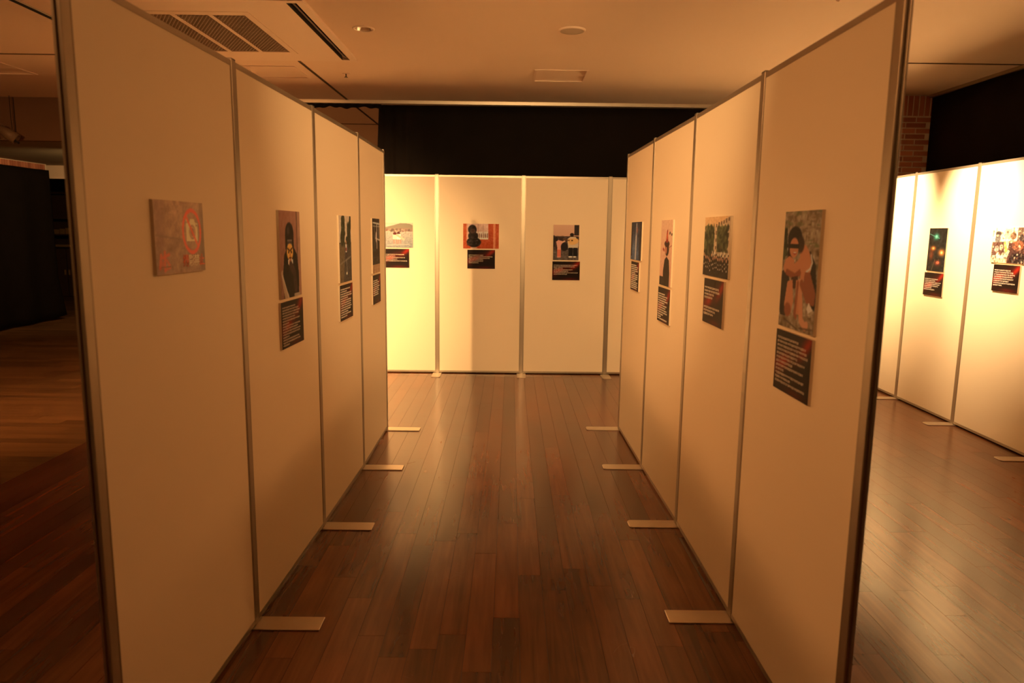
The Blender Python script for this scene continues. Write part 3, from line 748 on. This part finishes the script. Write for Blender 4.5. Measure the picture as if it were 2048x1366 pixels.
hang(Rj, 4.845, 'blue', 'x', 'wide dark blue photo, farthest on the right row', B + 'the blue scene',
     [.7, .9, .86, .9, .6, .92, .9, .88, .7, .9, .86, .92, .8], seed=9, portrait=False, cat_at=4.848)
hang(Fj, -1.192, 'seaside', 'x', 'wide photo of two figures wading before a hilly shore, on the back row', B + 'the seaside',
     [0, 0, .84, .5, .88, .56, .94], seed=10, portrait=False, row_axis='x', cat_at=-1.190, pitch=0.0165, size=0.0095)
hang(Fj, -0.309, 'orange', 'x', 'wide orange-red photo of a dark seated silhouette at a window, on the back row', B + 'the orange window scene',
     [0, 0, .56, .94, .84, .58, .58, .40], seed=11, portrait=False, row_axis='x', cat_at=-0.306, pitch=0.0155, size=0.009)
hang(Fj, 0.567, 'guitar', 'x', 'tall photo of a person playing an acoustic guitar outdoors, on the back row', B + 'the guitar player',
     [0, .95, .82, .36, .74, .56, .96, .52], seed=12, row_axis='x', cat_at=0.573, pitch=0.0155, size=0.009)
hang(Sj, 7.03, 'posts', 'x', 'photo at the far end of the bright right-hand wall, only its edge in view', B + 'the far right-hand wall end',
     [0, .8, .9, .86, .7, .8], seed=13, pitch=0.016, size=0.009)
hang(Sj, 6.045, 'night', 'x', 'tall dark night photo with green and orange lights, on the bright right-hand wall', B + 'the night lights',
     [0, 0, .74, .62, .92, .86, .80, .44, .60], seed=14, cat_at=6.05, pitch=0.0148, size=0.009)
hang(Sj, 5.145, 'room', 'x', 'wide photo of people in a cluttered pale room, at the right edge of the picture', B + 'the cluttered room',
     [0, .68, .80, .86, .80, .82, .64, .92, .36], seed=15, portrait=False, cat_at=5.135, pitch=0.0155, size=0.0095)

# the no-photography sign
x, y, ang = on_row(Lj, y=2.088)
sg = board('notice_board', x - 0.002, y, 1.362, ang, 0.290, 0.204, sign_art(), 'grey notice board with a crossed-out camera in a red ring, nearest on the left row', 'sign', None, gain=(1.5, 1.45, 1.4))
sg.children[1].data.materials[0] = M['gloss_print']
def glyph(ch, size, x, z, mat, parent):
    cu = bpy.data.curves.new('character', 'FONT'); cu.body = ch; cu.size = size; cu.extrude = 0.0003; cu.offset = 0.0004
    tmp = bpy.data.objects.new('character', cu); C.objects.link(tmp)
    dg = bpy.context.evaluated_depsgraph_get(); me = bpy.data.meshes.new_from_object(tmp.evaluated_get(dg))
    bpy.data.objects.remove(tmp)
    me.materials.clear(); me.materials.append(mat)
    o = link(bpy.data.objects.new('character', me), parent); o.rotation_euler = (PI / 2, 0, 0); o.location = (x, -BT - 0.0009, z)
    return o
for i, (ch, mt) in enumerate((('撮', 'ink_red'), ('影', 'ink_cream'), ('禁', 'ink_cream'), ('止', 'ink_red'))):
    glyph(ch, 0.037, 0.004 + i * 0.0335, 0.020, M[mt], sg)
lt = lettering(sg, 0.290, 0.204, [0.22], 0.181, 0.028, 0.01, 0.0052, 21)

# ================================================================== CEILING FITTINGS
# recessed square fittings with two baffles
vent_lab = ['recessed square ceiling fitting with baffles, at the left edge of the picture', 'brightly lit recessed square ceiling fitting beside the air conditioner',
            'recessed square ceiling fitting with baffles above the centre aisle']
for (a, b), lb in zip(VENTS, vent_lab):
    y0, y1 = VY; cx, cy = (a + b) / 2, (y0 + y1) / 2
    r = empty('ceiling_fitting', (cx, cy, HC)); tag(r, lb, 'ceiling fitting', 'recessed square ceiling fittings')
    hx, hy, d, t = (b - a) / 2, (y1 - y0) / 2, 0.11, 0.006
    fr = MB()
    fr.box(-hx - .012, hx + .012, -hy - .012, -hy + .004, -0.005, 0).box(-hx - .012, hx + .012, hy - .004, hy + .012, -0.005, 0)
    fr.box(-hx - .012, -hx + .004, -hy + .004, hy - .004, -0.005, 0).box(hx - .004, hx + .012, -hy + .004, hy - .004, -0.005, 0)
    fr.build('frame', M['ceil_metal'], r)
    hs = MB().box(-hx, hx, -hy, -hy + t, 0, d).box(-hx, hx, hy - t, hy, 0, d).box(-hx, -hx + t, -hy + t, hy - t, 0, d).box(hx - t, hx, -hy + t, hy - t, 0, d).box(-hx, hx, -hy, hy, d, d + t)
    hs.build('housing', M['ceil_metal'], r)
    for k in (0, 1):
        ya = -hy + t + k * hy; yb = ya + hy - t
        MB().obox((0, (ya + yb) / 2, 0.036), (hx - t, 0, 0), (0, (yb - ya) / 2, -0.034), (0, 0.0004, 0.002)).build('blade', M['ceil_metal'], r)

# air conditioner cassette
r = empty('air_conditioner', (-2.255, 5.47, HC)); tag(r, 'large ceiling air conditioner with perforated intake strips and dark side slots', 'air conditioner')
X0, X1, Y0, Y1 = -0.95, 0.95, -0.80, 0.80          # outer panel, local
zt, zb_ = 0.0, -0.022
sl, slx = 0.065, 0.835                             # slot width and place
gx = [(-0.48, -0.26), (-0.235, -0.015), (0.015, 0.235), (0.26, 0.48)]
gy0, gy1 = -0.48, 0.50
FX, FYa, FYb = 0.53, -0.555, 0.555
ob = MB()
ob.box(X0, -slx - sl, Y0, Y1, zb_, zt).box(slx + sl, X1, Y0, Y1, zb_, zt)
for s_ in (-1, 1):
    xa, xb = sorted((s_ * slx, s_ * (slx + sl)))
    ob.box(xa, xb, Y0, Y0 + .05, zb_, zt).box(xa, xb, Y1 - .05, Y1, zb_, zt)
ob.box(-slx, -FX, Y0, Y1, zb_, zt).box(FX, slx, Y0, Y1, zb_, zt).box(-FX, FX, Y0, FYa, zb_, zt).box(-FX, FX, FYb, Y1, zb_, zt)
o = ob.build('panel', M['ceil_metal'], r)
gr = MB(); e = 0.004
gr.box(-FX + e, FX - e, FYa + e, gy0, zb_ - .001, zt).box(-FX + e, FX - e, gy1, FYb - e, zb_ - .001, zt)
edges = [-FX + e] + [q for g_ in gx for q in g_] + [FX - e]
for q in range(0, len(edges), 2): gr.box(edges[q], edges[q + 1], gy0, gy1, zb_ - .001, zt)
grid_frame = gr.build('intake_frame', M['ceil_metal'], r)
for a, b in gx:     # perforated strips: a fine lattice
    lt_ = MB(); pt = 0.027; bw = 0.0042
    ln = gy1 - gy0; n = int((b - a) / pt)
    for k in range(int(ln / 0.022) + 1):
        yy = gy0 + k * 0.022; lt_.box(a, b, yy - bw / 2, yy + bw / 2, zb_ + .002, zb_ + .010)
        for q in range(n + 1):
            xx = a + (q + (0.5 if k % 2 else 0)) * pt
            if xx < b and yy + .022 < gy1: lt_.box(xx - bw / 2, xx + bw / 2, yy, yy + .022, zb_ + .002, zb_ + .010)
    g_ = lt_.build('intake_grille', M['grille'], r); tag(g_, kind='stuff')
MB().box(-FX, FX, FYa, FYb, 0.08, 0.09).build('inner_case', M['dark'], r)
for s_ in (-1, 1):
    xc = s_ * (slx + sl / 2)
    sb = MB().box(xc - sl / 2, xc + sl / 2, Y0 + .05, Y1 - .05, 0.09, 0.095)
    for q in (-1, 1):
        sb.box(*sorted((xc + q * sl / 2, xc + q * (sl / 2 - .003))), Y0 + .05, Y1 - .05, zb_ + .001, 0.09)
    sb.build('outlet_slot', M['dark'], r)
    MB().obox((xc - s_ * .006, 0, -0.004), (0.016, 0, -s_ * 0.008), (0, Y1 - 0.08, 0), (0.0006, 0, 0.0015)).build('vane', M['alu_dark'], r)

# downlight, speaker, sprinkler
r = empty('downlight', (DL[0], DL[1], HC)); tag(r, 'round recessed downlight with a bright silver reflector', 'downlight')
MB().lathe([(0.063, -0.002), (0.066, -0.007), (0.074, -0.007), (0.079, -0.003), (0.080, 0.0)]).build('trim_ring', M['ceil_metal'], r, True)
MB().lathe([(0.063, -0.002), (0.056, 0.02), (0.047, 0.05), (0.036, 0.075), (0.0005, 0.078)]).build('reflector', M['chrome'], r, True)
r = empty('ceiling_speaker', (SPK[0], SPK[1], HC)); tag(r, 'round flat ceiling speaker with a perforated cover', 'speaker')
MB().lathe([(0.083, -0.010), (0.088, -0.012), (0.095, -0.010), (0.098, 0.0)], n=40).build('rim', M['ceil_metal'], r, True)
MB().lathe([(0.0005, -0.013), (0.05, -0.0125), (0.084, -0.009)], n=40).build('cover', plain('speaker_mesh', (0.55, 0.45, 0.35), 0.7, bump=0.6, bscale=400), r, True)
r = empty('sprinkler', (-1.529, 6.839, HC)); tag(r, 'small sprinkler head near the track on the ceiling', 'sprinkler')
MB().lathe([(0.001, -0.004), (0.030, -0.004), (0.034, 0.0)], n=20).build('rosette', M['ceil_metal'], r, True)
MB().lathe([(0.001, -0.034), (0.016, -0.034), (0.016, -0.031), (0.005, -0.028), (0.006, -0.004)], n=14).build('nozzle', M['alu_dark'], r, True)

# ================================================================== CURTAINS
def curtain(name, pts_fn, nu, nv, label, cat='curtain', thick=0.004):
    """cloth as a folded sheet: pts_fn(u, v) -> point, u along the rail, v from the top down"""
    v = [pts_fn(i / (nu - 1), j / (nv - 1)) for j in range(nv) for i in range(nu)]
    f = [(j * nu + i, (j + 1) * nu + i, (j + 1) * nu + i + 1, j * nu + i + 1) for j in range(nv - 1) for i in range(nu - 1)]
    m = bpy.data.meshes.new(name); m.from_pydata(v, [], f); m.materials.append(M['black'])
    m.polygons.foreach_set('use_smooth', [True] * len(m.polygons))
    o = link(bpy.data.objects.new(name, m)); md = o.modifiers.new('thickness', 'SOLIDIFY'); md.thickness = thick; md.offset = 0
    return tag(o, label, cat)

def back_cloth(u, v):
    x = -1.485 + u * 4.70
    z = 2.862 - v * 2.83
    lean = -0.14 * v * math.exp(-u * 60)                    # the free edge swings out
    fold = 0.030 * math.exp(-u * 22) * math.sin(u * 260) * (0.35 + v)
    fold += (0.016 + 0.040 * v) * (0.6 + 0.4 * math.sin(u * 5 + 1)) * math.sin(u * 62 + 2.0 * math.sin(u * 9)) * (0.3 + 0.7 * v)
    fold += 0.016 * v * math.exp(-((u - 0.62) / 0.02) ** 2) - 0.016 * v * math.exp(-((u - 0.80) / 0.012) ** 2)
    return (x + lean, 8.245 + fold, z)
curtain('curtain', back_cloth, 260, 26, 'long black curtain hanging from the ceiling rail behind the back row')
def gathered(u, v):
    x = -2.62 + u * 1.16
    bottom = 0.040 + 0.008 * math.sin(u * 21) + 0.006 * math.sin(u * 57 + 1)
    return (x, 8.238 + 0.008 * math.sin(u * 70), 2.866 - v * bottom)
curtain('rolled_curtain', gathered, 90, 6, 'strip of black cloth rolled up under the ceiling rail, left of the long curtain', thick=0.012)
r = empty('curtain_rail', (0, 8.19, HC)); tag(r, 'pale metal curtain rail across the ceiling above the back row', 'rail')
MB().box(-4.2, 3.28, -0.012, 0.060, -0.034, -0.0).build('rail_body', M['rail'], r)

def right_cloth(u, v):
    y = 7.47 - u * 6.5
    return (4.215 + 0.010 * math.sin(u * 70) * (0.3 + v) + 0.008 * math.sin(u * 31 + 1), y - 0.02 * v * math.exp(-u * 40), 2.872 - v * 2.84)
curtain('curtain', right_cloth, 170, 14, 'wide black curtain on the right wall above the brightly lit panels')
r = empty('curtain_rail', (4.215, 4.22, HC)); tag(r, 'brown curtain rail along the right edge of the ceiling', 'rail')
MB().box(-0.03, 0.03, -3.25, 3.25, -0.028, 0.0).build('rail_body', M['track'], r)

def left_cloth(u, v):
    y = 6.2 + u * 5.18
    fold = 0.035 * math.sin(u * 46 + 0.8 * math.sin(u * 13)) * (0.4 + 0.6 * v) + 0.02 * math.sin(u * 19)
    sway = 0.16 * max(0, v - 0.72) / 0.28 * math.exp(-((1 - u) / 0.05) ** 2)
    return (-7.20 + fold * 0.8, y + sway * 0.9, 2.335 - v * 2.30 + 0.03 * v * math.exp(-((1 - u) / 0.03) ** 2))
curtain('curtain', left_cloth, 180, 22, 'heavy black curtain at the left edge of the picture, reaching the floor')

# ================================================================== LEFT BACKGROUND
# spotlight head hanging in front of the beam
r = empty('hanging_spotlight', (-5.55, 8.10, HC)); tag(r, 'dim spotlight with a round bracket hanging before the beam at the left edge', 'spotlight')
MB().tube([(-0.13, 0, 0), (-0.13, 0, -0.40), (-0.12, 0, -0.62)], 0.004).build('cable', M['dark'], r)
MB().tube([(0.0, 0.1, 0), (0.0, 0.1, -0.25), (0.01, 0.1, -0.47)], 0.004).build('cable', M['dark'], r)
ring = [(-0.07 + 0.085 * math.cos(t), 0, -0.40 + 0.085 * math.sin(t)) for t in [2 * PI * q / 24 for q in range(24)]]
MB().tube(ring + ring[:1], 0.006).build('bracket', M['track'], r)
hb = MB().lathe([(0.001, -0.09), (0.045, -0.09), (0.058, 0.0), (0.062, 0.10), (0.052, 0.10), (0.04, 0.03), (0.001, 0.02)], n=20).build('lamp_head', M['track'], r, True)
hb.location = (0.02, 0, -0.42); hb.rotation_euler = (0, 2.2, 0.3)
MB().tube([(0.06, 0, -0.47), (0.13, 0, -0.52)], 0.012).build('handle', M['dark'], r)

# dark cabinet with shelves at the far end
r = empty('cabinet', (-8.85, 14.55, 0)); tag(r, 'tall dark wooden shelf cabinet far behind the black curtain on the left', 'cabinet')
cb_ = MB().box(-0.9, 0.9, 0.20, 0.24, 0, 2.15).box(-0.9, -0.86, -0.2, 0.2, 0, 2.15).box(0.86, 0.9, -0.2, 0.2, 0, 2.15).box(-0.86, 0.86, -0.2, 0.2, 2.11, 2.15).box(-0.86, 0.86, -0.2, 0.2, 0, 0.08)
cb_.build('carcass', M['cabinet'], r)
for z_ in (1.06, 1.30, 1.62): MB().box(-0.86, 0.86, -0.19, 0.2, z_, z_ + 0.025).build('shelf', M['cabinet'], r)
MB().box(-0.86, 0.86, -0.205, -0.19, 1.075, 1.115).build('brass_edge', M['brass'], r)
for s in (-1, 1):
    d = MB().box(*sorted((s * 0.01, s * 0.85)), -0.215, -0.195, 0.09, 1.04).box(*sorted((s * 0.09, s * 0.77)), -0.222, -0.215, 0.17, 0.96).build('door', M['cabinet'], r)
    MB().box(*sorted((s * 0.03, s * 0.05)), -0.235, -0.215, 0.52, 0.62).build('handle', M['brass'], d)
words = ('leftmost', 'second', 'third', 'fourth', 'fifth', 'rightmost')
for q in range(6):
    hgt = 0.075 + 0.03 * ((q * 7) % 3) / 2
    bx = MB().box(-0.045, 0.045, -0.04, 0.04, 0, hgt).box(-0.047, 0.047, -0.042, 0.042, hgt, hgt + 0.012).build('box', M['brass'])
    bx.location = (-9.05 + q * 0.112, 14.45, 1.3255); tag(bx, 'small gilt box on the dark cabinet shelf, %s of the six%s' % (words[q], '' if q in (0, 5) else ' from the left'), 'box', 'gilt boxes in the cabinet')

# ================================================================== SPOTLIGHTS (on the ceiling, outside the picture, some added as fill)
def spotlight(i, pos, aim, watts, cone, blend, col, lab):
    ch_ = 2.43 if pos[1] > 8.28 else HC
    r = empty('track_spotlight', (pos[0], pos[1], ch_))
    tag(r, lab, 'spotlight', 'ceiling spotlights')
    MB().lathe([(0.001, -0.022), (0.05, -0.022), (0.052, 0.0)], n=20).build('base', M['ceil_metal'], r, True)
    dz = pos[2] - ch_
    MB().tube([(0, 0, -0.02), (0, 0, dz + 0.05)], 0.008).build('stem', M['ceil_metal'], r)
    d = (Vector(aim) - Vector(pos)).normalized(); q = d.to_track_quat('-Z', 'Y')
    hd_ = MB().lathe([(0.001, 0.13), (0.034, 0.13), (0.042, 0.10), (0.045, -0.005), (0.040, -0.005), (0.036, 0.09), (0.001, 0.09)], n=20).build('lamp_head', M['ceil_metal'], r, True)
    hd_.location = (0, 0, dz); hd_.rotation_mode = 'QUATERNION'; hd_.rotation_quaternion = q
    l = bpy.data.lights.new('spot_beam', 'SPOT'); l.energy = watts; l.color = col; l.spot_size = math.radians(cone); l.spot_blend = blend; l.shadow_soft_size = 0.03
    lo = link(bpy.data.objects.new('spot_beam', l), r); lo.location = Vector((0, 0, dz)) + d * 0.02; lo.rotation_mode = 'QUATERNION'; lo.rotation_quaternion = q
for i, s_ in enumerate(SPOTS): spotlight(i, *s_)
